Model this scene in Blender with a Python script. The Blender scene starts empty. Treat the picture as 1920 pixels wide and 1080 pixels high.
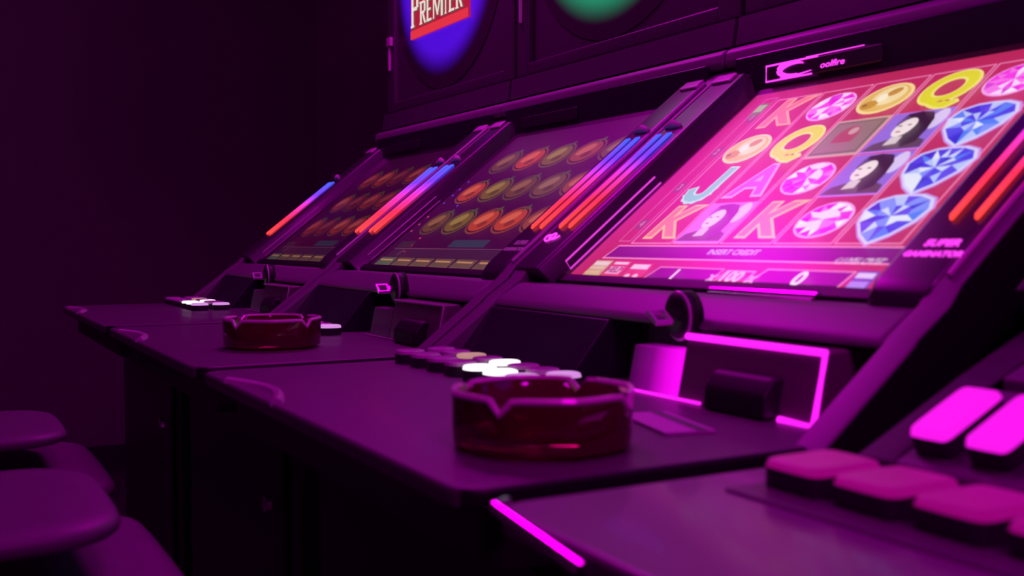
import bpy, math, random
from mathutils import Vector, Matrix
random.seed(7)
C = bpy.context.scene.collection
SC = bpy.context.scene
Z0 = 0.905            # height of the reference line (foot of the light bars) above the floor
PITCH = 0.66          # spacing of the machines along the row
R = math.radians

# ------------------------------------------------------------------ camera, world, lamps, exposure
cam = bpy.data.cameras.new('camera'); camo = bpy.data.objects.new('camera', cam); C.objects.link(camo)
yaw, pit = R(29.237), R(-2.511)
fwd = Vector((-math.cos(yaw)*math.cos(pit), math.sin(yaw)*math.cos(pit), math.sin(pit)))
camo.location = (2.4519, -0.7127, Z0-0.016)
camo.rotation_euler = fwd.to_track_quat('-Z', 'Y').to_euler()
cam.sensor_width = 36; cam.lens = 1968.9/1920*36; cam.clip_start = 0.02
cam.dof.use_dof = True; cam.dof.focus_distance = 1.90; cam.dof.aperture_fstop = 7.0
SC.camera = camo
w = bpy.data.worlds.new('world'); SC.world = w; w.use_nodes = True
w.node_tree.nodes['Background'].inputs[0].default_value = (0.6, 0.0, 0.5, 1)
w.node_tree.nodes['Background'].inputs[1].default_value = 0.004
SC.view_settings.view_transform = 'Standard'; SC.view_settings.look = 'None'
SC.view_settings.exposure = 0.0; SC.view_settings.gamma = 1.0
SC.view_settings.use_curve_mapping = False
def lamp(name, loc, target, sx, sy, power, col=(1.0, 0.0, 0.93), spread=180):
    l = bpy.data.lights.new(name, 'AREA'); l.shape = 'RECTANGLE'; l.size = sx; l.size_y = sy
    l.energy = power; l.color = col; l.spread = R(spread)
    o = bpy.data.objects.new(name, l); C.objects.link(o); o.location = loc
    o.rotation_euler = (Vector(target)-Vector(loc)).to_track_quat('-Z', 'Y').to_euler()
    return o
lamp('unseen_lamp', (0.42, 0.10, Z0+1.15), (0.9, -0.2, Z0-0.15), 0.42, 0.20, 7.5)
lamp('unseen_lamp', (1.75, -0.25, Z0+1.35), (1.75, -0.25, 0), 0.5, 0.22, 3.2)  # added repeat along the row for spread and fill, fixture unseen
lamp('unseen_lamp', (3.1, -0.5, Z0+1.35), (2.5, -0.4, 0), 0.5, 0.22, 9.0)  # added row lamp, turned up to brighten the nearest deck
lamp('unseen_lamp', (-0.6, -1.9, Z0+1.5), (-1.7, -1.3, 1.3), 0.5, 0.22, 5.0)  # added fill that lifts the left wall, no known fixture

# ------------------------------------------------------------------ materials
def lin(c):
    c = c/255.0
    return c/12.92 if c <= 0.04045 else ((c+0.055)/1.055)**2.4
def L(r, g, b): return (lin(r), lin(g), lin(b), 1)
MATS = {}
def mat(name, col, rough=0.5, metal=0.0, coat=0.0, noise=0.0, nscale=30, bump=0.0, spec=0.5):
    if name in MATS: return MATS[name]
    m = bpy.data.materials.new(name); m.use_nodes = True; nt = m.node_tree; b = nt.nodes['Principled BSDF']
    b.inputs['Base Color'].default_value = (*col[:3], 1); b.inputs['Roughness'].default_value = rough
    b.inputs['Metallic'].default_value = metal; b.inputs['Coat Weight'].default_value = coat
    b.inputs['Coat Roughness'].default_value = 0.08; b.inputs['Specular IOR Level'].default_value = spec
    if noise or bump:
        tc = nt.nodes.new('ShaderNodeTexCoord'); n = nt.nodes.new('ShaderNodeTexNoise')
        n.inputs['Scale'].default_value = nscale; n.inputs['Detail'].default_value = 4
        nt.links.new(tc.outputs['Object'], n.inputs['Vector'])
        if noise:
            mx = nt.nodes.new('ShaderNodeMix'); mx.data_type = 'RGBA'
            mx.inputs[6].default_value = tuple(c*(1-noise) for c in col[:3])+(1,)
            mx.inputs[7].default_value = tuple(min(1, c*(1+noise)) for c in col[:3])+(1,)
            nt.links.new(n.outputs['Fac'], mx.inputs[0]); nt.links.new(mx.outputs[2], b.inputs['Base Color'])
        if bump:
            bp = nt.nodes.new('ShaderNodeBump'); bp.inputs['Strength'].default_value = bump
            bp.inputs['Distance'].default_value = 0.004
            nt.links.new(n.outputs['Fac'], bp.inputs['Height']); nt.links.new(bp.outputs[0], b.inputs['Normal'])
    MATS[name] = m; return m
def glow(col, strength=1.0, key=None):
    """emission, for light sources and painted glints: (r, g, b) as it shows on the display"""
    k = key or 'glow_%d_%d_%d_%g' % (*col, strength)
    if k in MATS: return MATS[k]
    m = bpy.data.materials.new(k); m.use_nodes = True; b = m.node_tree.nodes['Principled BSDF']
    b.inputs['Base Color'].default_value = (0.01, 0.01, 0.01, 1); b.inputs['Roughness'].default_value = 0.4
    b.inputs['Emission Color'].default_value = L(*col); b.inputs['Emission Strength'].default_value = strength
    MATS[k] = m; return m
def ramp_glow(name, stops, axis, lo, hi, strength):
    """emission (light bars, painted plate sheen) whose colour changes along a local axis"""
    if name in MATS: return MATS[name]
    m = bpy.data.materials.new(name); m.use_nodes = True; nt = m.node_tree; b = nt.nodes['Principled BSDF']
    tc = nt.nodes.new('ShaderNodeTexCoord'); sx = nt.nodes.new('ShaderNodeSeparateXYZ')
    mr = nt.nodes.new('ShaderNodeMapRange'); cr = nt.nodes.new('ShaderNodeValToRGB')
    nt.links.new(tc.outputs['Object'], sx.inputs[0]); nt.links.new(sx.outputs[axis], mr.inputs[0])
    mr.inputs[1].default_value = lo; mr.inputs[2].default_value = hi
    nt.links.new(mr.outputs[0], cr.inputs[0])
    e = cr.color_ramp.elements
    e[0].position, e[0].color = stops[0][0], L(*stops[0][1]); e[1].position, e[1].color = stops[-1][0], L(*stops[-1][1])
    for p, c in stops[1:-1]:
        q = e.new(p); q.color = L(*c)
    b.inputs['Base Color'].default_value = (0.02, 0.02, 0.02, 1)
    nt.links.new(cr.outputs[0], b.inputs['Emission Color']); b.inputs['Emission Strength'].default_value = strength
    MATS[name] = m; return m
def disc_glow(name, col, cx, cz, r0, r1, strength):
    """backlit round sign: bright inside r0, dark past r1"""
    if name in MATS: return MATS[name]
    m = bpy.data.materials.new(name); m.use_nodes = True; nt = m.node_tree; b = nt.nodes['Principled BSDF']
    tc = nt.nodes.new('ShaderNodeTexCoord'); sub = nt.nodes.new('ShaderNodeVectorMath'); sub.operation = 'SUBTRACT'
    sub.inputs[1].default_value = (cx, 0, cz); mul = nt.nodes.new('ShaderNodeVectorMath'); mul.operation = 'MULTIPLY'
    mul.inputs[1].default_value = (1, 0, 1); ln = nt.nodes.new('ShaderNodeVectorMath'); ln.operation = 'LENGTH'
    mr = nt.nodes.new('ShaderNodeMapRange'); mr.interpolation_type = 'SMOOTHSTEP'
    mr.inputs[1].default_value = r1; mr.inputs[2].default_value = r0; mr.inputs[3].default_value = 0; mr.inputs[4].default_value = strength
    nt.links.new(tc.outputs['Object'], sub.inputs[0]); nt.links.new(sub.outputs[0], mul.inputs[0])
    nt.links.new(mul.outputs[0], ln.inputs[0]); nt.links.new(ln.outputs['Value'], mr.inputs[0])
    nt.links.new(mr.outputs[0], b.inputs['Emission Strength']); b.inputs['Emission Color'].default_value = L(*col)
    b.inputs['Base Color'].default_value = (0.05, 0.04, 0.05, 1); b.inputs['Roughness'].default_value = 0.35
    MATS[name] = m; return m
def pane_mat():
    m = bpy.data.materials.new('screen_glass'); m.use_nodes = True; nt = m.node_tree
    for n in list(nt.nodes): nt.nodes.remove(n)
    out = nt.nodes.new('ShaderNodeOutputMaterial'); mx = nt.nodes.new('ShaderNodeMixShader'); fr = nt.nodes.new('ShaderNodeFresnel')
    fr.inputs[0].default_value = 1.5
    tr = nt.nodes.new('ShaderNodeBsdfTransparent'); gl = nt.nodes.new('ShaderNodeBsdfGlossy'); gl.inputs['Roughness'].default_value = 0.30
    nt.links.new(fr.outputs[0], mx.inputs[0]); nt.links.new(tr.outputs[0], mx.inputs[1]); nt.links.new(gl.outputs[0], mx.inputs[2])
    nt.links.new(mx.outputs[0], out.inputs[0]); return m
def ash_glass():
    m = bpy.data.materials.new('red_glass'); m.use_nodes = True; b = m.node_tree.nodes['Principled BSDF']
    b.inputs['Base Color'].default_value = (0.26, 0.006, 0.06, 1); b.inputs['Roughness'].default_value = 0.06
    b.inputs['Transmission Weight'].default_value = 0.7; b.inputs['IOR'].default_value = 1.5
    return m
BODY = mat('grey_plastic', (0.19, 0.125, 0.19), 0.42, noise=0.06, nscale=60)
DECK = mat('deck_laminate', (0.125, 0.08, 0.125), 0.42, coat=0.04, noise=0.05, nscale=40)
DECK4 = mat('polished_deck', (0.23, 0.09, 0.23), 0.38, coat=0.16, noise=0.05, nscale=40)
DARK = mat('dark_plastic', (0.035, 0.03, 0.04), 0.35)
BLACK = mat('black_rubber', (0.012, 0.01, 0.014), 0.5)
GLOSS = mat('black_gloss', (0.02, 0.018, 0.03), 0.33, coat=0.12)
RAIL = mat('rail_plastic', (0.055, 0.04, 0.06), 0.3, coat=0.15)
HEAD = mat('head_panel', (0.075, 0.065, 0.08), 0.4)
LIP = mat('lip_plastic', (0.22, 0.18, 0.22), 0.45)
CASE = mat('acceptor_case', (0.20, 0.08, 0.17), 0.35)
CHROME = mat('chrome', (0.85, 0.82, 0.85), 0.16, metal=1.0)
LEATHER = mat('stool_vinyl', (0.15, 0.12, 0.15), 0.5, noise=0.1, nscale=25, bump=0.25)
BUTTON = mat('button_plastic', (0.72, 0.66, 0.70), 0.25, coat=0.4)
PANE = pane_mat(); REDGLASS = ash_glass()
FRAMEGLINT = glow((255, 30, 245), 1.5, 'acceptor_frame_glint'); PLATESHEEN = ramp_glow('painted_plate_sheen', [(0, (60, 0, 62)), (0.45, (130, 0, 130)), (0.8, (235, 4, 228)), (1, (255, 10, 250))], 0, .322, .392, 1.0)  # frame glint and the plate's metal sheen, both painted as emission
BAR = ramp_glow('light_bar', [(0, (255, 64, 52)), (0.3, (252, 42, 72)), (0.52, (225, 46, 165)), (0.74, (105, 52, 250)), (1, (40, 85, 255))], 2, Z0, Z0+0.133, 1.6)

# ------------------------------------------------------------------ mesh building
class MB:
    def __init__(s): s.v, s.f, s.mi, s.mats = [], [], [], []
    def slot(s, m):
        if m not in s.mats: s.mats.append(m)
        return s.mats.index(m)
    def add(s, vs, fs, m):
        n = len(s.v); k = s.slot(m); s.v += [tuple(p) for p in vs]
        for f in fs: s.f.append(tuple(n+i for i in f)); s.mi.append(k)
        return s
    def box(s, x0, x1, y0, y1, z0, z1, m):
        v = [(x, y, z) for z in (z0, z1) for y in (y0, y1) for x in (x0, x1)]
        return s.add(v, [(0,2,3,1),(4,5,7,6),(0,1,5,4),(2,6,7,3),(0,4,6,2),(1,3,7,5)], m)
    def prism(s, poly, a, b, m, axis='x'):
        """poly of (p, q) pushed from a to b along an axis"""
        P = {'x': lambda p, q, t: (t, p, q), 'y': lambda p, q, t: (p, t, q), 'z': lambda p, q, t: (p, q, t)}[axis]
        n = len(poly); v = [P(p, q, a) for p, q in poly]+[P(p, q, b) for p, q in poly]
        f = [tuple(range(n))[::-1], tuple(range(n, 2*n))]+[(i, (i+1) % n, n+(i+1) % n, n+i) for i in range(n)]
        return s.add(v, f, m)
    def tube(s, pts, r, m, n=8, closed=False):
        pts = [Vector(p) for p in pts]; k = len(pts); v, f = [], []
        for i, p in enumerate(pts):
            a = pts[(i-1) % k] if (closed or i > 0) else p; b = pts[(i+1) % k] if (closed or i < k-1) else p
            t = (b-a).normalized(); up = Vector((0, 0, 1)) if abs(t.z) < 0.9 else Vector((1, 0, 0))
            u = t.cross(up).normalized(); q = t.cross(u)
            rr = r[i] if isinstance(r, (list, tuple)) else r
            for j in range(n):
                an = 2*math.pi*j/n; v.append(p+u*(rr*math.cos(an))+q*(rr*math.sin(an)))
        for i in range(k if closed else k-1):
            for j in range(n):
                a, b = i*n+j, i*n+(j+1) % n; c, d = ((i+1) % k)*n+(j+1) % n, ((i+1) % k)*n+j
                f.append((a, b, c, d))
        if not closed: f += [tuple(range(n))[::-1], tuple(range((k-1)*n, k*n))]
        return s.add(v, f, m)
    def lathe(s, prof, m, n=24, cen=(0, 0, 0), axis='z'):
        v, f = [], []
        for r, h in prof:
            for j in range(n):
                a = 2*math.pi*j/n; x, y = r*math.cos(a), r*math.sin(a)
                p = (x, y, h) if axis == 'z' else ((x, h, y) if axis == 'y' else (h, x, y))
                v.append((p[0]+cen[0], p[1]+cen[1], p[2]+cen[2]))
        k = len(prof)
        for i in range(k-1):
            for j in range(n): f.append((i*n+j, i*n+(j+1) % n, (i+1)*n+(j+1) % n, (i+1)*n+j))
        f += [tuple(range(n))[::-1], tuple(range((k-1)*n, k*n))]
        return s.add(v, f, m)
    def mesh(s, name, smooth=False, recalc=True):
        me = bpy.data.meshes.new(name); me.from_pydata(s.v, [], s.f)
        for m in s.mats: me.materials.append(m)
        me.polygons.foreach_set('material_index', s.mi)
        if smooth: me.polygons.foreach_set('use_smooth', [True]*len(s.f))
        me.update()
        if not recalc: return me
        import bmesh
        bm = bmesh.new(); bm.from_mesh(me); bmesh.ops.recalc_face_normals(bm, faces=bm.faces); bm.to_mesh(me); bm.free()
        return me
def put(name, me, parent=None, loc=(0, 0, 0), bevel=0.0, segs=2, sub=0):
    if isinstance(me, MB): me = me.mesh(name)
    o = bpy.data.objects.new(name, me); C.objects.link(o); o.location = loc
    if parent: o.parent = parent
    if bevel:
        b = o.modifiers.new('bevel', 'BEVEL'); b.width = bevel; b.segments = segs; b.limit_method = 'ANGLE'; b.angle_limit = R(28)
        for p in me.polygons: p.use_smooth = True
        wn = o.modifiers.new('normals', 'WEIGHTED_NORMAL')
    if sub:
        b = o.modifiers.new('sub', 'SUBSURF'); b.levels = sub; b.render_levels = sub
        for p in me.polygons: p.use_smooth = True
    return o
def tag(o, label, cat, group=None):
    o['label'] = label; o['category'] = cat
    if group: o['group'] = group
    return o
def thing(name, label, cat, loc=(0, 0, 0), rz=0, group=None):
    o = bpy.data.objects.new(name, None); C.objects.link(o); o.location = loc; o.rotation_euler = (0, 0, rz)
    o.empty_display_size = 0.1
    return tag(o, label, cat, group)
def struct(name, mb):
    o = put(name, mb); o['kind'] = 'structure'; return o
TXT = {}
def text2d(s, size, shear=0.0, off=0.0, space=1.0):
    """flat outlines of a word as (verts, faces), centred on 0,0"""
    k = (s, size, shear, off, space)
    if k in TXT: return TXT[k]
    cu = bpy.data.curves.new('word', 'FONT'); cu.body = s; cu.size = size; cu.shear = shear; cu.offset = off
    cu.align_x = 'CENTER'; cu.align_y = 'CENTER'; cu.fill_mode = 'FRONT'; cu.resolution_u = 8; cu.space_character = space
    o = bpy.data.objects.new('word', cu); C.objects.link(o)
    me = bpy.data.meshes.new_from_object(o.evaluated_get(bpy.context.evaluated_depsgraph_get()))
    v = [(p.co.x, p.co.y) for p in me.vertices]; f = [tuple(p.vertices) for p in me.polygons]
    bpy.data.objects.remove(o); bpy.data.curves.remove(cu); bpy.data.meshes.remove(me)
    TXT[k] = (v, f); return v, f

# ------------------------------------------------------------------ the room
FLOOR = mat('carpet', (0.05, 0.035, 0.05), 0.9, noise=0.5, nscale=8, bump=0.4)
WALL = mat('wall_paint', (0.16, 0.12, 0.15), 0.8, noise=0.15, nscale=3)
struct('floor', MB().box(-1.9, 4.6, -3.2, 0.8, -0.05, 0, FLOOR))
struct('ceiling', MB().box(-1.9, 4.6, -3.2, 0.8, 2.6, 2.65, WALL))
struct('wall_left', MB().box(-1.9, -1.85, -3.2, 0.8, 0, 2.6, WALL))
struct('wall_right', MB().box(4.55, 4.6, -3.2, 0.8, 0, 2.6, WALL))
struct('wall_back', MB().box(-1.85, 4.55, 0.75, 0.8, 0, 2.6, WALL))
struct('wall_front', MB().box(-1.85, 4.55, -3.2, -3.15, 0, 2.6, WALL))
struct('baseboard_left', MB().box(-1.85, -1.835, -3.15, 0.75, 0, 0.1, DARK))

# ------------------------------------------------------------------ screen plane: x across, s up the slope, h off it
TH = R(38.5); CS, SN = math.cos(TH), math.sin(TH)
HX = [0.0]             # sideways shift of the head (the nearest cabinet is a slimmer model)
def S(x, s, h=0.0): return (x+HX[0], s*CS-h*SN, Z0+s*SN+h*CS)
HS = -0.029           # depth of the display under the light bar plane
def slab(mb, x0, x1, s0, s1, h0, h1, m):
    v = [S(x, s, h) for h in (h0, h1) for s in (s0, s1) for x in (x0, x1)]
    return mb.add(v, [(0,2,3,1),(4,5,7,6),(0,1,5,4),(2,6,7,3),(0,4,6,2),(1,3,7,5)], m)
class Flat:
    """print on a display: polygons in (x, s) stacked in fine steps"""
    def __init__(s, cx=0, cs=0): s.mb = MB(); s.cx, s.cs, s.k = cx, cs, 1
    def poly(s, pts, m, h=None):
        hh = HS+0.0004*(s.k if h is None else h)
        s.mb.add([S(s.cx+p[0], s.cs+p[1], hh) for p in pts], [tuple(range(len(pts)))], m); s.k += 1 if h is None else 0
        return s
    def rect(s, x0, x1, y0, y1, m): return s.poly([(x0, y0), (x1, y0), (x1, y1), (x0, y1)], m)
    def ell(s, x, y, rx, ry, m, n=18, rot=0):
        c, d = math.cos(rot), math.sin(rot)
        return s.poly([(x+rx*math.cos(a)*c-ry*math.sin(a)*d, y+rx*math.cos(a)*d+ry*math.sin(a)*c) for a in [2*math.pi*i/n for i in range(n)]], m)
    def word(s, t, x, y, size, m, shear=0, off=0, space=1.0):
        v, f = text2d(t, size, shear, off, space); hh = HS+0.0004*s.k
        s.mb.add([S(s.cx+x+a, s.cs+y+b, hh) for a, b in v], f, m); s.k += 1; return s
    def line(s, pts, wd, m, closed=True):
        n = len(pts); hh = HS+0.0004*s.k
        for i in range(n if closed else n-1):
            a, b = Vector(pts[i]), Vector(pts[(i+1) % n]); t = (b-a).normalized()*wd/2; q = Vector((-t.y, t.x))
            s.mb.add([S(s.cx+p.x, s.cs+p.y, hh) for p in (a-t-q, b+t-q, b+t+q, a-t+q)], [(0, 1, 2, 3)], m)
        s.k += 1; return s
    def done(s, name, parent): return put(name, s.mb, parent)

def letter(scr, ch, x, y, fill, edge, size=0.078, k=1.0):
    f = Flat(x, y)
    if ch == 'J':
        for wd, cc in ((.0175, edge), (.0115, fill)):
            c = [(.014, .028), (.011, -.008)]+[(-.006+.017*math.cos(R(a)), -.010+.016*math.sin(R(a))) for a in (0, -30, -60, -90, -120, -150, -175)]
            f.line(c, wd, glow(cc, k), False)
        return f.done('letter_symbol', scr)
    f.word(ch, 0, 0.0, size, glow(edge, k), 0.1, 0.0052); f.word(ch, 0, 0.0, size, glow(fill, k), 0.1, 0.0020)
    return f.done('letter_symbol', scr)
def gem(scr, x, y, hot, k=1.0, rx=0.034, ry=0.029):
    rnd = random.Random(int(x*977+y*1733)); f = Flat(x, y)
    f.ell(0, 0, rx, ry, glow((255, 170, 245), k), 24)
    n = 12; cols = [(255, 60, 235), (255, 225, 255), (245, 20, 225), (255, 120, 240), (225, 60, 220), (255, 245, 255)]
    P = lambda a, q: (q*rx*math.cos(a), q*ry*math.sin(a))
    for i in range(n):
        a, b = 2*math.pi*i/n, 2*math.pi*(i+1)/n
        f.poly([P(a, .93), P(b, .93), P((a+b)/2, .55)], glow(rnd.choice(cols), k), f.k)
        f.poly([P(a, .93), P((a+b)/2, .55), P(a-(b-a)/2, .55)], glow(rnd.choice(cols), k), f.k)
    f.k += 1
    m = [P(2*math.pi*(i+.5)/n, .55) for i in range(n)]
    for i in range(n): f.poly([(0, 0), m[i], m[(i+1) % n]], glow(rnd.choice(cols[:4]), k), f.k)
    return f.done('round_gem_symbol', scr)
def blue_gem(scr, x, y, k=1.0):
    rnd = random.Random(int(x*911+y*1319)); f = Flat(x, y)
    out = [(0.0, -0.036), (0.016, -0.024), (0.030, -0.006), (0.035, 0.012), (0.029, 0.025), (0.015, 0.031), (0, 0.032), (-0.015, 0.031), (-0.029, 0.025), (-0.035, 0.012), (-0.030, -0.006), (-0.016, -0.024)]
    f.poly([(p[0]*1.16, p[1]*1.16) for p in out], glow((205, 150, 245), k)); f.poly([(p[0]*1.09, p[1]*1.09) for p in out], glow((225, 220, 255), k)); n = len(out)
    cols = [(70, 60, 235), (130, 150, 255), (50, 40, 215), (235, 240, 255), (95, 70, 240), (80, 130, 250), (190, 205, 255), (215, 225, 255)]
    inn = [(p[0]*.55, p[1]*.5+.002) for p in out]
    for i in range(n):
        j = (i+1) % n; mid = ((inn[i][0]+inn[j][0])/2, (inn[i][1]+inn[j][1])/2)
        f.poly([out[i], out[j], mid], glow(rnd.choice(cols), k), f.k)
        f.poly([out[i], mid, ((inn[i][0]+inn[i-1][0])/2, (inn[i][1]+inn[i-1][1])/2)], glow(rnd.choice(cols), k), f.k)
        f.poly([(0, .002), mid, ((inn[i][0]+inn[i-1][0])/2, (inn[i][1]+inn[i-1][1])/2)], glow(rnd.choice(cols), k), f.k)
    return f.done('blue_gem_symbol', scr)
def coin(scr, x, y, k=1.0):
    f = Flat(x, y); f.ell(0, 0, .036, .030, glow((255, 225, 150), k), 24).ell(0, 0, .032, .026, glow((235, 190, 95), k), 24)
    f.ell(.004, .004, .022, .019, glow((250, 225, 165), k)).ell(-.014, -.012, .012, .009, glow((205, 150, 25), k))
    f.ell(.009, .009, .010, .007, glow((200, 140, 40), k), 12, .6).ell(-.002, -.001, .007, .009, glow((255, 245, 215), k), 12, .4)
    f.ell(-.018, -.014, .004, .003, glow((140, 95, 10), k), 8)
    return f.done('coin_symbol', scr)
def portrait(scr, x, y, bg, hair, face, k=1.0):
    f = Flat(x, y); f.rect(-.0395, .0395, -.036, .036, glow((215, 130, 245), k)).rect(-.038, .038, -.0345, .0345, glow(bg, k))
    f.ell(.028, .016, .010, .018, glow((225, 205, 250), k), 14)
    f.poly([(-.036, -.0345), (.038, -.0345), (.036, -.022), (.014, -.012), (-.010, -.014), (-.030, -.022)], glow((95, 65, 90), k))
    f.poly([(-.020, .012), (-.012, .026), (.002, .032), (.016, .029), (.024, .016), (.027, -.004), (.026, -.024), (.012, -.032), (.004, -.020), (-.004, -.010), (-.014, .000)], glow(hair, k))
    f.ell(-.005, .004, .0125, .017, glow(face, k), 16, -.15)
    f.poly([(-.010, -.014), (.004, -.013), (.004, -.026), (-.012, -.028)], glow(tuple(int(c*.9) for c in face), k))
    f.ell(-.011, .006, .0028, .0012, glow((70, 40, 60), k), 8).ell(.001, .006, .0028, .0012, glow((70, 40, 60), k), 8).ell(-.006, -.006, .0034, .0014, glow((170, 60, 90), k), 8)
    f.poly([(-.017, .010), (-.010, .021), (.004, .022), (.010, .012), (.014, .018), (.004, .029), (-.012, .026)], glow(hair, k))
    return f.done('portrait_symbol', scr)
def painting(scr, x, y, k=1.0):
    f = Flat(x, y); f.rect(-.0395, .0395, -.036, .036, glow((215, 165, 160), k)).rect(-.035, .035, -.0315, .0315, glow((120, 100, 95), k))
    f.rect(-.031, .031, -.0275, .0275, glow((150, 118, 118), k)).ell(-.002, .0, .016, .021, glow((180, 70, 90), k), 14)
    f.ell(.003, .010, .0065, .007, glow((205, 165, 165), k), 12).poly([(-.02, -.0275), (.018, -.0275), (.012, -.012), (-.012, -.012)], glow((160, 115, 120), k))
    return f.done('framed_picture_symbol', scr)
def fruit(scr, x, y, col, hi, k):
    f = Flat(x, y); f.ell(0, 0, .044, .034, glow(tuple(int(c*.55+28) for c in col), k), 22).ell(0, 0, .040, .030, glow((60, 14, 40), k), 22)
    f.ell(0, 0, .037, .027, glow(col, k), 22); f.ell(-.006, .005, .022, .012, glow(hi, k), 16, .5); f.ell(.010, -.010, .012, .008, glow(tuple(int(c*.7) for c in col), k), 12, .3)
    f.poly([(.004, .022), (.020, .036), (.026, .030), (.012, .020)], glow((70, 80, 40), k))
    return f.done('fruit_symbol', scr)

def bright_screen(scr):
    k = 1.0; x0, dx, s0, ds = 0.105, 0.0802, 0.0079, 0.0741
    cx = lambda i: x0+dx*(i+.5)
    cy = lambda j: s0+ds*(j+.5)
    grid = [['K2', 'P2', 'K2', 'G', 'B'], ['J', 'A', 'G', 'P', 'B'], ['C', 'Q', 'F', 'P', 'B'], ['K1', 'G', 'C', 'Q', 'G']]
    ln = glow((255, 150, 205), k)
    f = Flat()
    for i in range(5):
        a, b = x0+dx*i+.0022, x0+dx*(i+1)-.0022
        f.line([(a, s0), (b, s0), (b, s0+4*ds), (a, s0+4*ds)], .0016, ln); f.k -= 1
    f.line([(.078, .012), (.100, .012), (.100, .312), (.078, .312)], .0014, glow((225, 110, 170), k)); f.k -= 1
    f.line([(.080, -.020), (.088, .003), (.560, .003), (.560, -.020)], .0022, ln); f.k -= 1
    f.done('reel_frames', scr)
    for j in range(4):
        for i in range(5):
            g = grid[j][i]; x, y = cx(i), cy(j)
            if g == 'K1': letter(scr, 'K', x, y, (245, 120, 130), (255, 175, 140))
            elif g == 'K2': letter(scr, 'K', x, y, (240, 130, 120), (255, 200, 120))
            elif g == 'Q': letter(scr, 'Q', x, y, (232, 222, 20), (250, 235, 120))
            elif g == 'J': letter(scr, 'J', x, y, (70, 205, 190), (160, 235, 215))
            elif g == 'A': letter(scr, 'A', x, y, (240, 95, 215), (255, 175, 240))
            elif g == 'G': gem(scr, x, y, 1)
            elif g == 'B': blue_gem(scr, x, y)
            elif g == 'C': coin(scr, x, y)
            elif g == 'P': portrait(scr, x, y, (150, 110, 225), (45, 25, 45), (250, 232, 232))
            elif g == 'P2': portrait(scr, x, y, (215, 120, 225), (120, 55, 130), (250, 215, 245))
            elif g == 'F': painting(scr, x, y)
    for j in range(4):
        Flat(.089, cy(j)).rect(-.008, .008, -.010, .010, glow((150, 60, 95), k)).word(str(4-j), 0, 0, .016, glow((215, 150, 170), k)).done('line_number', scr)
    Flat(.086, .285).rect(-.010, .010, -.016, .016, glow((75, 120, 60), k)).rect(-.008, .008, -.004, .012, glow((150, 190, 120), k)).done('paytable_button', scr)
    f = Flat(); f.poly([(.082, -.019), (.089, .002), (.56, .002), (.56, -.019)], glow((120, 18, 120), k)); f.k += 1
    f.word('INSERT CREDIT', .302, -.008, .0112, glow((190, 180, 255), k), .1, .0003); f.done('message_bar', scr)
    Flat(.476, -.0172).word('GAME OVER', 0, 0, .0105, glow((255, 232, 252), k), .15, .0008).done('game_over_notice', scr)
    f = Flat(.091, -.0405); f.rect(-.0175, .0175, -.0155, .0155, glow((205, 160, 120), k)).rect(-.015, .015, .006, .013, glow((240, 215, 215), k)).rect(-.015, .015, -.002, .004, glow((230, 190, 170), k)).rect(-.015, .015, -.011, -.005, glow((225, 185, 145), k)).done('menu_button', scr)
    f = Flat(.130, -.0405); f.rect(-.0175, .0175, -.0155, .0155, glow((225, 50, 110), k)).rect(-.014, .014, .0085, .013, glow((255, 200, 230), k)).rect(-.014, .014, -.009, .004, glow((250, 165, 215), k)).word('HELP', 0, -.0025, .013, glow((150, 30, 90), k), 0, .0004).done('help_button', scr)
    f = Flat(.172, -.042); f.rect(-.019, .019, -.014, .014, glow((225, 50, 110), k)).rect(-.016, .016, .003, .011, glow((255, 205, 235), k)).ell(-.008, -.010, .005, .004, glow((255, 190, 225), k), 10).ell(.008, -.010, .005, .004, glow((255, 190, 225), k), 10).done('menu_button', scr)
    f = Flat(); ln2 = ln
    f.poly([(.196, -.056), (.208, -.034), (.312, -.034), (.305, -.056)], glow((115, 15, 115), k), 1).line([(.196, -.056), (.208, -.034), (.312, -.034), (.305, -.056)], .002, ln2)
    f.word('1', .243, -.046, .022, glow((255, 225, 250), k), .1, .0008).done('credit_box', scr)
    f = Flat(); f.line([(.312, -.056), (.320, -.036), (.360, -.036), (.356, -.056)], .002, ln2).word('x', .306, -.047, .020, glow((250, 170, 235), k), .2, .0008).word('100', .333, -.046, .021, glow((255, 200, 245), k), .1, .0008).word('x', .365, -.047, .020, glow((250, 170, 235), k), .2, .0008).done('bet_box', scr)
    f = Flat(); f.poly([(.362, -.056), (.374, -.032), (.482, -.032), (.476, -.056)], glow((115, 15, 115), k), 1).line([(.362, -.056), (.374, -.032), (.482, -.032), (.476, -.056)], .0022, ln2)
    f.word('0', .424, -.045, .027, glow((255, 240, 250), k), .1, .0008).done('win_box', scr)
    f = Flat(.497, -.043); f.rect(-.012, .012, -.013, .013, glow((110, 70, 190), k)).rect(-.010, .010, .003, .010, glow((225, 205, 250), k)).rect(-.010, .010, -.010, -.002, glow((170, 140, 235), k)).done('menu_button', scr)

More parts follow.
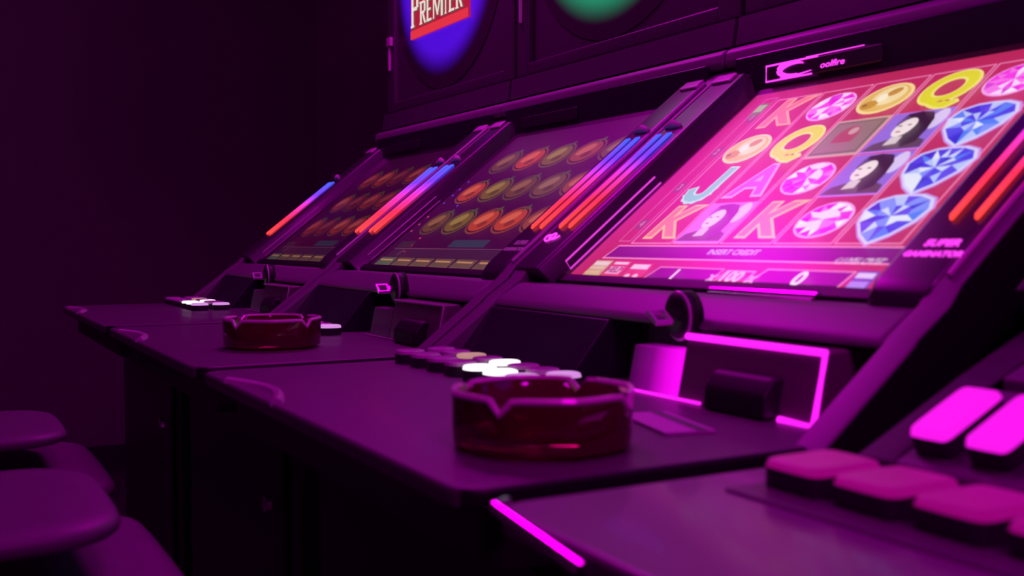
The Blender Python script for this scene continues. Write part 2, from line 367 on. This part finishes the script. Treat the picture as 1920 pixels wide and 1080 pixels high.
def fruit_screen(scr, k, bottom=True):
    red = [((150, 42, 52), (185, 70, 75)), ((165, 48, 50), (200, 85, 80)), ((120, 30, 50), (150, 55, 70)), ((150, 45, 48), (190, 75, 75)), ((135, 36, 52), (170, 60, 70))]
    pal = red if k < .58 else [((105, 62, 42), (150, 95, 60)), ((190, 62, 40), (225, 100, 70)), ((120, 85, 35), (160, 125, 60)), ((150, 65, 48), (200, 100, 75)), ((110, 70, 50), (150, 105, 85))]
    seq = [[0, 2, 1, 1, 3], [1, 2, 0, 4, 3], [0, 1, 2, 3, 4]]
    for j in range(3):
        for i in range(5):
            c, h = pal[seq[j][i]]
            fruit(scr, .128+.0885*i, .064+.088*j, c, h, k)
    if k > .9:
        for x, sr, sb in ((.060, (.042, .061, .083), (.124, .147, .165, .188)), (.133, (-.016, .001, .021, .038), (.094, .112, .129, .144, .159))):  # LED reflections in the glass, painted as dots on the display
            for ss in sr: Flat(x, ss).ell(0, 0, .0026, .0026, glow((255, 70, 110), 1.2), 10).done('led_reflection', scr)
            for ss in sb: Flat(x, ss).ell(0, 0, .0026, .0026, glow((80, 70, 255), 1.4), 10).done('led_reflection', scr)
    f = Flat(); f.rect(.075, .135, -.004, .012, glow((60, 35, 55), k)); f.done('message_box', scr)
    Flat(.340, .006).rect(-.062, .062, -.009, .009, glow((50, 55, 82), k)).done('message_bar', scr)
    Flat(.300, -.020).rect(-.225, .215, -.011, .010, glow((66, 26, 62), k)).line([(-.225, .012), (.215, .012)], .0016, glow((120, 70, 100), k), False).word('/', -.180, 0, .02, glow((150, 110, 130), k), .2).done('credit_bar', scr)
    for i in range(6):
        x = .098+.075*i
        Flat(x, -.044).rect(-.034, .034, -.011, .012, glow((104, 74, 66) if i else (84, 92, 76), k)).rect(-.026, .026, .003, .0068, glow((205, 140, 100), k)).done('menu_button', scr)

# ------------------------------------------------------------------ one machine
CACHE = {}
def cached(key, fn):
    if key not in CACHE:
        r = fn(); CACHE[key] = r.mesh(key) if isinstance(r, MB) else r
    return CACHE[key]
def zp(poly): return [(y, Z0+z) for y, z in poly]
CHEEK = [(-.195, -.158), (-.107, -.091), (-.100, -.084), (-.068, -.062), (-.055, -.046), (.268, .211), (.300, .232), (.40, .30), (.40, -.185), (-.19, -.185)]
CHEEK4 = [(-.203, -.150), (-.107, -.106), (-.010, -.066), (.02, -.01), (.268, .211), (.300, .232), (.40, .30), (.40, -.185), (-.19, -.185)]

def rounded_plan(x0, x1, y0, y1, r, n=5):
    pts = []
    for cx, cy, a0 in ((x0+r, y0+r, 180), (x1-r, y0+r, 270)):
        for i in range(n+1):
            a = R(a0+90*i/n); pts.append((cx+r*math.cos(a), cy+r*math.sin(a)))
    return pts+[(x1, y1), (x0, y1)]
def button_mesh(wd, dp, ht, m, top, e=3.2):
    """low key cap: super-elliptic, soft shoulder"""
    mb = MB(); n = 20
    def ring(f, z): return [(wd/2*f*math.copysign(abs(math.cos(a))**(2/e), math.cos(a)), dp/2*f*math.copysign(abs(math.sin(a))**(2/e), math.sin(a)), z) for a in [2*math.pi*i/n for i in range(n)]]
    rings = [ring(1.0, 0), ring(1.0, ht*.72), ring(.95, ht*.94), ring(.86, ht)]
    for i in range(3):
        v = rings[i]+rings[i+1]; mb.add(v, [(j, (j+1) % n, n+(j+1) % n, n+j) for j in range(n)], m if i < 1 else top)
    mb.add(rings[3], [tuple(range(n))], top); return mb

WHITELIT = glow((250, 240, 245), 1.6, 'lit_white_cap'); TANLIT = glow((205, 150, 140), .8, 'lit_tan_cap')
VIOLIT = glow((225, 150, 235), .9, 'lit_violet_cap'); CHANNELGLINT = glow((236, 62, 222), 1.0, 'channel_glint'); DIMLIT = glow((165, 4, 128), .8, 'dim_lit_cap'); MAGLIT = glow((255, 25, 240), 1.0, 'lit_magenta_cap')

def cheek(poly, x0, x1):
    mb = MB().prism(zp(poly), x0, x1, BODY); k = mb.slot(BLACK); mb.mi[0 if x0 < 0 else 1] = k; return mb  # outer face painted black for the shade between machines
def deck_slab(m):
    pl = rounded_plan(-.015, .613, -.455, -.02, .022); mb = MB().prism(pl, Z0-.169, Z0-.155, m, 'z'); k = mb.slot(BLACK); n = len(pl)
    mb.mi[0] = k
    for i in range(8, n): mb.mi[2+i] = k           # dark edge band along the right side
    return mb
def machine(m, label):
    t = thing('slot_machine', label, 'slot machine', (m*PITCH, 0, 0), 0, 'row of slot machines')
    four = m == 3; HX[0] = .04 if four else 0.0
    if four: CACHE.clear()
    # --- carcass, shelf, side cheeks
    put('cabinet', cached('cabinet', lambda: MB().prism(zp([(-.33, -.905), (-.33, -.205), (-.02, -.205), (-.02, -.06), (.30, .19), (.31, .262), (.40, .262), (.40, -.905)]), .004, .596, DARK)), t, bevel=.004)
    d = put('belly_door', cached('belly_door', lambda: MB().box(.05, .55, -.338, -.33, Z0-.86, Z0-.25, DARK)), t, bevel=.004)
    lk = put('door_lock', cached('door_lock', lambda: MB().lathe([(.012, -.346), (.010, -.352), (.004, -.353)], CHROME, 14, (.52, 0, Z0-.34), 'y')), t)
    lk['label'] = 'small chrome lock on the lower door'
    put('deck', cached('deck', lambda: deck_slab(DECK4 if four else DECK)), t, bevel=.0035, segs=3)
    put('apron', cached('apron', lambda: MB().prism(rounded_plan(0, .596, -.425, -.05, .02), Z0-.21, Z0-.169, BLACK, 'z')), t)
    arc = [(.085+.165*i/10, -.451+.020*math.sin(math.pi*i/10), Z0-.1555) for i in range(11)]
    if four: put('edge_trim', MB().tube([(-.013, -.445, Z0-.1545), (-.006, -.4555, Z0-.1545), (.080, -.4570, Z0-.1635)], .0034, mat('satin_chrome', (0.85, 0.82, 0.85), 0.24, metal=1.0), 12), t)['label'] = 'short chrome strip added for its glint on the front corner'  # strip added and tilted to catch the lamp as a glint
    if not four: put('edge_trim', cached('edge_trim', lambda: MB().tube(arc, .0055, BUTTON, 8)), t)['label'] = 'curved pale trim on the front edge of the deck'
    for x0, x1 in ((.004 if four else -.029, .034 if four else .0), (.598, .627)):
        put('side_panel', cached('cheek%d%d' % (four, x0 > 0), lambda: cheek(CHEEK4 if four else CHEEK, x0, x1)), t, bevel=.003)
    # --- nose under the screen and the recess below it
    if not four:
        put('fascia', cached('fascia', lambda: MB().prism(zp([(-.107, -.094), (-.100, -.084), (-.070, -.066), (-.018, -.066), (-.018, -.10), (-.06, -.10)]), 0, .598, BODY)), t, bevel=.005, segs=3)
        put('recess_panel', cached('recess', lambda: MB().prism(zp([(-.060, -.155), (-.056, -.098), (-.02, -.098), (-.02, -.155)]), 0, .598, BODY)), t)
        put('dark_window', cached('dark_window', lambda: MB().prism(zp([(-.158, -.155), (-.108, -.0945), (-.058, -.0945), (-.058, -.155)]), 0, .252, GLOSS)), t, bevel=.002)['label'] = 'dark glossy panel over the button rows'
    else:
        put('button_panel', cached('slope4', lambda: MB().prism(zp([(-.203, -.155), (-.203, -.149), (-.115, -.1095), (-.10, -.155)]), .034, .598, BODY)), t, bevel=.003)
        put('recess_panel', cached('recess4', lambda: MB().prism(zp([(-.103, -.155), (-.103, -.104), (-.014, -.070), (-.014, -.155)]), .034, .598, BODY)), t, bevel=.003)
        g = put('lower_display', cached('low4', lambda: MB().prism(zp([(-.088, -.096), (-.024, -.071), (-.026, -.067), (-.090, -.092)]), .085, .56, GLOSS)), t)
    # --- rails beside the screen with the light bars
    def rail_left():
        mb = MB(); P = [(-.029, -.05), (-.029, -.002), (-.025, 0), (.026, 0), (.031, -.003), (.046, -.034), (.046, -.05)]
        v = [S(x, s, h) for s in (-.078, .345) for x, h in P]; n = len(P); GLOSS = RAIL
        mb.add(v, [tuple(range(n)), tuple(range(n, 2*n))]+[(i, (i+1) % n, n+(i+1) % n, n+i) for i in range(n)], GLOSS); return mb
    rl = put('screen_rail', cached('rail_left', rail_left), t, bevel=.0025)
    def rail_right():
        mb = MB(); GLOSS = RAIL; P = [(.611, -.05), (.611, -.006), (.604, 0), (.552, 0), (.545, -.003), (.520, -.034), (.520, -.05)]
        v = []
        secs = [(-.094, .82, -.012), (-.084, .95, -.003), (-.070, 1, 0), (.345, 1, 0)]
        for s, k, dh in secs: v += [S(.572+(x-.572)*k, s, h+dh) for x, h in P]
        n = len(P); f = [tuple(range(n)), tuple(range(3*n, 4*n))]
        for j in range(3): f += [(j*n+i, j*n+(i+1) % n, (j+1)*n+(i+1) % n, (j+1)*n+i) for i in range(n)]
        mb.add(v, f, GLOSS); return mb
    rr = put('screen_rail', cached('rail_right', rail_right), t, bevel=.0025)
    for rail, xs in ((rl, (-.016, .007)), (rr, (.573, .596))):
        for x in xs:
            put('light_bar', cached('bar%g' % x, lambda: MB().tube([S(x, .001, .0015), S(x, .004, .0028), S(x, .20, .0028), S(x, .206, .0015)], [.0013, .0025, .0025, .0013], BAR, 10)), rail)
        for x in xs[:1]:
            cap = put('end_cap', cached('cap%g' % x, lambda: MB().tube([S(x-.006, .222, .002), S(x+.012, .224, .004), S(x+.026, .222, .002)], [.003, .0065, .003], BUTTON, 10)), rail)
        top = put('corner_cap', cached('top%g' % xs[0], lambda: slab(MB(), min(xs)-.008, max(xs)+.008, .325, .344, -.001, .004, BUTTON)), rail, bevel=.002)
    put('channel_outline', cached('channel%d' % m, lambda: MB().tube([S(.0385, .128, -.0155), S(.0385, -.044, -.0155), S(.0435, -.047, -.0250), S(.0435, .128, -.0250)], .0012, CHANNELGLINT if m == 2 else BUTTON, 6)), rl)  # on the bright machine the edge highlights are painted as emission
    put('rail_edge', cached('rail_edge', lambda: MB().tube([S(.6125, -.066, .0005), S(.6125, .335, .0005)], .0024, BUTTON, 8)), rr)
    # wording on the right rail
    def wording():
        mb = MB()
        for s_, txt, sz, cx in ((-.028, 'SUPER', .0112, .583), (-.0415, 'GAMINATOR', .0088, .582)):
            v, f = text2d(txt, sz, .1, .0006, 1.05); mb.add([S(cx+a, s_+b, .0008) for a, b in v], f, LET[m])
        return mb
    if m in (1, 2): put('lettering', cached('rail_words%d' % m, wording), rr)
    def script():
        mb = MB(); pts = []
        for i in range(40):
            a = i/39*4*math.pi; pts.append(S(-.024+.020*i/39+.007*math.cos(a), -.020+.006*i/39+.007*math.sin(a), .0012))
        mb.tube(pts, .0011, LET[m], 5); return mb
    if m == 2: put('script_emblem', cached('script%d' % m, script), rl)
    # --- display
    bgm = {0: glow((54, 4, 46), .8), 1: glow((62, 8, 56), 1.0), 2: glow((196, 42, 88), 1.0, 'bright_display'), 3: glow((60, 8, 55), .8)}[m]
    scr = put('screen', cached('screen%d' % m, lambda: slab(MB(), .046, .535, -.057, .335, HS-.012, HS, bgm)), t)
    if m == 2: bright_screen(scr)
    else: fruit_screen(scr, {0: .55, 1: .95, 3: .6}[m])
    put('screen_glass', cached('pane', lambda: MB().add([S(.046, -.056, HS+.005), S(.530, -.056, HS+.005), S(.530, .335, HS+.005), S(.046, .335, HS+.005)], [(0, 1, 2, 3)], PANE).mesh('pane', recalc=False)), t)
    put('screen_sill', cached('sill', lambda: slab(MB(), .030, .545, -.072, -.0575, -.05, HS+.006, BLACK)), t, bevel=.002)
    if m == 2:
        b = put('ledge_glint', MB().tube([(.335, -.044, Z0-.0635), (.475, -.044, Z0-.0635)], .0045, CHROME, 10).tube([(.337, -.050, Z0-.0660), (.475, -.050, Z0-.0660)], .0025, CHROME, 8), t)  # strip added in place of a lamp reflection below the screen
        b['label'] = 'chrome strip added for the glint along the foot of the screen'
    # --- header with emblem, lip, upper panel
    put('header', cached('header', lambda: MB().box(0, .598, .275, .31, Z0+.176, Z0+.238, GLOSS)), t, bevel=.003)
    hd = put('emblem_plate', cached('emblem', lambda: MB().box(.067, .26, .271, .2755, Z0+.196, Z0+.217, DARK)), t, bevel=.002)
    def emblem():
        mb = MB(); pts = []
        for i in range(26):
            a = R(40+250*i/25); r = 1.0
            pts.append((.118+.024*math.cos(a), .269, Z0+.207+.0078*math.sin(a)))
        mb.tube(pts, [.0010+.0030*math.sin(math.pi*i/25) for i in range(26)], LET[m], 6)
        mb.tube([(.095, .2695, Z0+.1985), (.12, .2695, Z0+.1978), (.150, .2695, Z0+.2008)], [.0006, .0014, .0006], LET[m], 6)
        v, f = text2d('oolfire', .015, .25, .0004); mb.add([(.184+a, .2702, Z0+.2045+b*.7) for a, b in v], f, LET[m])
        return mb
    if m == 2: put('lettering', cached('emblem_word%d' % m, emblem), hd)
    if m == 2: put('emblem_border', cached('emblem_border%d' % m, lambda: MB().tube([(.16, .2705, Z0+.217), (.068, .2705, Z0+.217), (.068, .2705, Z0+.1965), (.15, .2705, Z0+.1965)], .0012, LET[m], 6).tube([(.14, .2705, Z0+.2185), (.235, .2705, Z0+.2185)], .0006, LET[m], 6)), hd)  # sheen of the chrome border painted as a glow
    put('lip', cached('lip', lambda: MB().prism(zp([(.285, .229), (.280, .236), (.282, .251), (.292, .258), (.34, .263), (.34, .229)]), -.029, .627, LIP)), t, bevel=.004, segs=3)
    put('upper_panel', cached('upper', lambda: MB().prism(zp([(.300, .263), (.306, .303), (.40, .303), (.40, .263)]), -.027, .625, HEAD)), t)
    # --- topper
    tp = put('topper', cached('topper', lambda: MB().box(-.024, .622, .326, .42, Z0+.306, Z0+.93, HEAD)), t, bevel=.004)
    def frame():
        mb = MB(); y0, y1 = .314, .328
        mb.box(-.024, .020, y0, y1, Z0+.306, Z0+.93, HEAD).box(.578, .622, y0, y1, Z0+.306, Z0+.93, HEAD)
        mb.box(.020, .578, y0, y1, Z0+.306, Z0+.330, HEAD).box(.020, .578, y0, y1, Z0+.90, Z0+.93, HEAD); return mb
    put('topper_frame', cached('topper_frame', frame), tp, bevel=.003)
    col = {0: (72, 14, 214), 1: (0, 158, 112), 2: (90, 10, 190), 3: (70, 10, 190)}[m]
    put('round_sign', MB().prism([(.290+.284*math.cos(2*math.pi*i/40), Z0+.617+.284*math.sin(2*math.pi*i/40)) for i in range(40)], .3245, .3255, disc_glow('backlight%d' % m, col, .280, Z0+.627, .200, .268, 1.0), 'y'), tp)
    if m == 0:
        put('sign_lettering', cached('premier', premier), tp)
    hg = put('hinge', cached('hinge', lambda: MB().box(-.012, .012, .306, .315, Z0+.470, Z0+.492, BUTTON).lathe([(.004, .41), (.004, .47)], BUTTON, 8, (-.004, .312, Z0))), tp, bevel=.0015)
    hg['label'] = 'small pale hinge'
    # --- key switch, banknote slot
    def collar():
        mb = MB(); mb.lathe([(.023, 0), (.023, .010), (.021, .016), (.015, .019), (.006, .0195)], BLACK, 22)
        return mb.mesh('collar', True)
    kn = put('lock_knob', cached('collar', collar), t, (.371, -.098, Z0-.083)); kn.rotation_euler = (R(92), 0, R(-8))
    kn['label'] = 'black round lock collar'
    put('collar_ring', cached('collar_ring', lambda: MB().tube([(.0215*math.cos(a), .0215*math.sin(a), .0135) for a in [2*math.pi*i/24 for i in range(24)]], .0017, BUTTON, 6, True)), kn)
    def key():
        mb = MB(); mb.box(-.0015, .0015, -.004, .004, .019, .026, CHROME)
        mb.box(-.0022, .0022, -.010, .010, .024, .0265, BUTTON).box(-.0022, .0022, -.010, .010, .039, .0415, BUTTON).box(-.0022, .0022, -.010, -.0075, .0265, .039, BUTTON).box(-.0022, .0022, .0075, .010, .0265, .039, BUTTON); return mb
    ky = put('key', cached('key', key), kn); ky['label'] = 'bright key with a square bow'; ky.rotation_euler = (0, 0, R(60))
    if not four:
        bx = put('banknote_acceptor', cached('acceptor', lambda: MB().prism(zp([(-.136, -.155), (-.124, -.098), (-.05, -.096), (-.05, -.155)]), .398, .566, CASE)), t, bevel=.003)
        lit = m == 2; FL = FRAMEGLINT if lit else BUTTON  # on the bright machine the trim glints are painted as emission
        fy = lambda z: -.138+(z+.155)*.012/.057
        fr = put('slot_frame', cached('slot_frame%d' % lit, lambda: MB().tube([(.401, fy(-.099), Z0-.099), (.564, fy(-.099), Z0-.099), (.564, fy(-.1535), Z0-.1535), (.528, fy(-.1535), Z0-.1535)], .0030 if lit else .0017, FL, 8)), bx)
        put('slot_mouth', cached('mouth', lambda: MB().prism(zp([(-.152, -.155), (-.151, -.136), (-.140, -.122), (-.125, -.121), (-.125, -.155)]), .452, .524, BLACK)), bx, bevel=.004)
        cp = put('card_plate', cached('plate%d' % lit, lambda: MB().prism(zp([(-.135, -.155), (-.126, -.113), (-.10, -.113), (-.10, -.155)]), .322, .3965, PLATESHEEN if lit else BODY)), t, bevel=.002)
        ed = put('plate_edge', cached('plate_edge%d' % lit, lambda: MB().tube([(.320, -.1385, Z0-.1535), (.434, -.1385, Z0-.1535)], .0013, FL, 6)), cp)
        if lit:
            fr['label'] = 'trim frame around the banknote slot with painted magenta glint'; ed['label'] = 'plate edge with painted magenta glint'; cp['label'] = 'metal plate with painted magenta sheen beside the banknote slot'
    # --- buttons
    if not four:
        for i in range(8):
            top = {2: TANLIT, 4: WHITELIT, 7: VIOLIT}.get(i, BUTTON)
            b = put('button', cached('b_%s' % top.name, lambda: button_mesh(.030, .034, .015, DARK, top, 2.4)), t, (.018+.0385*i, -.184, Z0-.155))
            if top is not BUTTON: b['label'] = {2: 'button lit tan', 4: 'button lit white', 7: 'button lit pale violet'}[i]
        for i in range(7):
            top = {4: WHITELIT, 5: WHITELIT, 6: VIOLIT}.get(i, BUTTON)
            b = put('button', cached('bf_%s' % top.name, lambda: button_mesh(.033, .034, .015, DARK, top, 2.4)), t, (.022+.0435*i, -.226, Z0-.155))
            if top is not BUTTON: b['label'] = 'button lit white' if i < 6 else 'button lit pale violet'
    else:
        put('button_plinth', cached('plinth', lambda: MB().box(.022, .575, -.325, -.20, Z0-.157, Z0-.1530, DECK)), t, bevel=.0015)
        for i in range(10):
            put('button', cached('b4f', lambda: button_mesh(.042, .054, .017, DARK, DIMLIT, 7)), t, (.050+.0505*i, -.278, Z0-.1535))
        for i in range(12):
            b = put('button', cached('b4b', lambda: button_mesh(.028, .058, .018, DARK, MAGLIT, 9)), t, (.054+.0385*i, -.1665, Z0-.1325)); b.rotation_euler = (R(24.2), 0, 0)
            b['label'] = 'upright button lit magenta'
    return t

def premier():
    """slab-serif capitals on a red banner"""
    mb = MB(); red = glow((226, 52, 66), 1.0); red2 = glow((190, 30, 60), .8); wht = glow((236, 214, 206), 1.0); shade = glow((96, 90, 74), .8); pale = glow((170, 160, 140), .8)
    y = .318
    def q(pts, m, dy=0.0): mb.add([(.112+(p[0]-.112)*.9, y-dy, Z0+p[1]) for p in pts], [tuple(range(len(pts)))], m)
    q([(.112, .468), (.452, .468), (.452, .488), (.112, .488)], red); q([(.118, .488), (.446, .488), (.446, .56), (.118, .56)], red2)
    q([(.19, .545), (.452, .545), (.452, .560), (.19, .560)], red, .0004); q([(.19, .560), (.43, .560), (.43, .64), (.19, .64)], pale); q([(.12, .64), (.452, .64), (.452, .66), (.12, .66)], red)
    mb.box(.112, .418, y+.0008, y+.006, Z0+.468, Z0+.66, red2)
    st, sf = .011, .004
    def bar(x0, x1, z0, z1, m=wht, dy=.001): q([(x0, z0), (x1, z0), (x1, z1), (x0, z1)], m, dy)
    def glyph(ch, x, z, w, h, m, dy):
        t = w*.30; e = h*.07
        def v(x0): bar(x+x0, x+x0+t, z, z+h, m, dy)
        def hb(x0, x1, zz): bar(x+x0, x+x1, z+zz, z+zz+e*1.5, m, dy)
        def ser(x0): bar(x+x0-t*.3, x+x0+t*1.3, z, z+e, m, dy+.0001); bar(x+x0-t*.3, x+x0+t*1.3, z+h-e, z+h, m, dy+.0001)
        if ch in 'PRE': v(0); ser(0)
        if ch in 'PR':
            hb(t*.5, w*.8, h-e*1.5); hb(t*.5, w*.8, h*.46); bar(x+w*.68, x+w*.98, z+h*.52, z+h*.94, m, dy+.0002)
        if ch == 'R': q([(x+w*.35, z+h*.48), (x+w*.62, z+h*.48), (x+w*1.05, z), (x+w*.75, z)], m, dy+.0003)
        if ch == 'E': hb(t*.5, w*.9, 0); hb(t*.5, w*.75, h*.46); hb(t*.5, w*.9, h-e*1.5)
        if ch == 'I': v(w*.2); ser(w*.2)
        if ch == 'M':
            bar(x, x+t*.6, z, z+h, m, dy); bar(x+w*1.15, x+w*1.15+t, z, z+h, m, dy)
            q([(x, z+h), (x+t, z+h), (x+w*.8, z+h*.1), (x+w*.6, z+h*.1)], m, dy+.0002); q([(x+w*1.15+t*.5, z+h), (x+w*1.0, z+h), (x+w*.6, z+h*.1), (x+w*.75, z+h*.1)], m, dy+.0003)
    x = .122
    for ch, wd, hh, adv in (('P', .046, .083, .055), ('R', .036, .053, .042), ('E', .032, .053, .038), ('M', .040, .053, .066), ('I', .022, .053, .028), ('E', .032, .053, .038), ('R', .036, .053, .042)):
        glyph(ch, x+.004, .491, wd, hh, shade, .0008); glyph(ch, x, .494, wd, hh, wht, .0016); x += adv
    return mb
LETTER = glow((245, 60, 232), 1.5, 'wording_and_sheen_glow')
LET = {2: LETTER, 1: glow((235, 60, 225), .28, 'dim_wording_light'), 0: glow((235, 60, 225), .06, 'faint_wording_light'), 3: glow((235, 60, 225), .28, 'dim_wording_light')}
machine(0, 'farthest slot machine, at the left end of the row under the violet sign')
machine(1, 'second slot machine from the far end, dim fruit screen under the green sign')
machine(2, 'slot machine with the bright red screen of letters and gems')
machine(3, 'nearest slot machine at lower right, chunky rectangular buttons lit magenta')

# ------------------------------------------------------------------ ashtrays
def ashtray(x, y, rz, label):
    t = thing('ashtray', label, 'ashtray', (x, y, Z0-.1545), rz, 'glass ashtrays on the decks')
    n = 8; ro, ri, h = .0635, .052, .038; mb = MB(); N = 48
    def rad(a, r):   # rounded octagon
        k = math.pi/n; b = (a % (2*k))-k
        return r*(0.55+0.45*math.cos(k)/math.cos(b))
    def top(a):      # four cigarette rests
        d = min(abs(((a-math.pi/4*q*2+math.pi) % (2*math.pi))-math.pi) for q in range(4))
        return h-(.009*math.exp(-(d/.075)**2))
    rings = [(.90, lambda a: 0), (.985, lambda a: .003), (1.0, lambda a: h*.4), (1.0, lambda a: top(a)-.003), (.975, top), (.87, top), (.83, lambda a: top(a)-.003), (.74, lambda a: .013), (.62, lambda a: .008)]
    v, f = [], []
    for k, z in rings:
        for j in range(N):
            a = 2*math.pi*j/N; r = rad(a, ro)*k; v.append((r*math.cos(a), r*math.sin(a), z(a)))
    for i in range(len(rings)-1):
        for j in range(N): f.append((i*N+j, i*N+(j+1) % N, (i+1)*N+(j+1) % N, (i+1)*N+j))
    f += [tuple(range(N))[::-1], tuple(range((len(rings)-1)*N, len(rings)*N))]
    mb.add(v, f, REDGLASS)
    o = put('bowl', mb, t); me = o.data
    for p in me.polygons: p.use_smooth = True
    b = o.modifiers.new('split', 'EDGE_SPLIT'); b.split_angle = R(35)
    pts = [(rad(a, ro)*.985*math.cos(a), rad(a, ro)*.985*math.sin(a), top(a)-.0002) for a in [2*math.pi*j/N for j in range(N)]]
    rim = put('rim', MB().tube(pts, .0024, mat('rim_highlight', (0.95, 0.60, 0.85), 0.3, 0.0, 0.6), 6, True), t)  # highlight along the rim painted as a paler tube
    return t
ashtray(1.838, -.345, R(33), 'near dark red glass ashtray in front of the magenta-edged banknote slot')
ashtray(1.085, -.312, R(28), 'far dark red glass ashtray, on the deck of the dim fruit machine')

# ------------------------------------------------------------------ ticket lying on the deck by the banknote slot
tk = thing('ticket', 'flat paper ticket with a green stripe lying before the magenta-edged banknote slot', 'ticket', (1.815, -.222, Z0-.1548), R(-14))
PAPER = mat('paper', (0.62, 0.58, 0.62), 0.6)
put('paper', MB().prism([(-.045, -.020), (.045, -.020), (.045, .020), (-.045, .020)], 0, .0022, PAPER, 'z'), tk)
put('stripe', MB().prism([(-.044, .006), (.044, .006), (.044, .015), (-.044, .015)], .0022, .0026, mat('green_print', (0.10, 0.85, 0.12), 0.5), 'z'), tk)['label'] = 'green stripe'

# ------------------------------------------------------------------ stools
def stool(x, y, zs, rz, label):
    t = thing('stool', label, 'stool', (x, y, 0), rz, 'stools along the row')
    def pad(mb, w_, d_, z0, z1, r=.06):
        def ring(k, z):
            pts = []
            for cx, cy, a0 in ((w_/2-r, d_/2-r, 0), (-w_/2+r, d_/2-r, 90), (-w_/2+r, -d_/2+r, 180), (w_/2-r, -d_/2+r, 270)):
                for i in range(5):
                    a = R(a0+22.5*i); pts.append(((cx+r*math.cos(a))*k, (cy+r*math.sin(a))*k, z))
            return pts
        h = z1-z0; rg = [ring(.90, z0), ring(.985, z0+h*.18), ring(1, z0+h*.5), ring(.98, z0+h*.78), ring(.90, z0+h*.95), ring(.6, z1)]
        n = 20; v = sum(rg, []); f = [(i*n+j, i*n+(j+1) % n, (i+1)*n+(j+1) % n, (i+1)*n+j) for i in range(len(rg)-1) for j in range(n)]
        return mb.add(v, f+[tuple(range(n))[::-1], tuple(range((len(rg)-1)*n, len(rg)*n))], LEATHER)
    put('seat', pad(MB(), .25, .36, zs-.022, zs), t, sub=1)
    put('seat_rim', pad(MB(), .36, .46, zs-.090, zs-.056), t, sub=1)
    put('backrest', MB().prism([(-.18, zs+.08), (.18, zs+.08), (.17, zs+.40), (.12, zs+.44), (-.12, zs+.44), (-.17, zs+.40)], -.27, -.21, LEATHER, 'y'), t, bevel=.02, segs=3)
    put('back_bracket', MB().tube([(0, -.12, zs-.10), (0, -.235, zs-.06), (0, -.255, zs+.15)], .016, CHROME, 10), t)
    put('pole', MB().lathe([(.05, zs-.12), (.028, zs-.14), (.028, .04)], CHROME, 18), t)
    put('footring', MB().tube([(.17*math.cos(a), .17*math.sin(a), .24) for a in [2*math.pi*i/24 for i in range(24)]], .011, CHROME, 8, True).tube([(-.17, 0, .24), (.17, 0, .24)], .008, CHROME, 8), t)
    put('base', MB().lathe([(.21, 0), (.21, .012), (.06, .045), (.03, .06)], CHROME, 28), t)
    return t
stool(1.56, -.765, Z0-.212, R(0), 'purple-lit padded stool at lower left, in front of the bright red screen')
stool(.94, -.735, Z0-.250, R(0), 'stool half lost in the dark in front of the dim fruit machine')
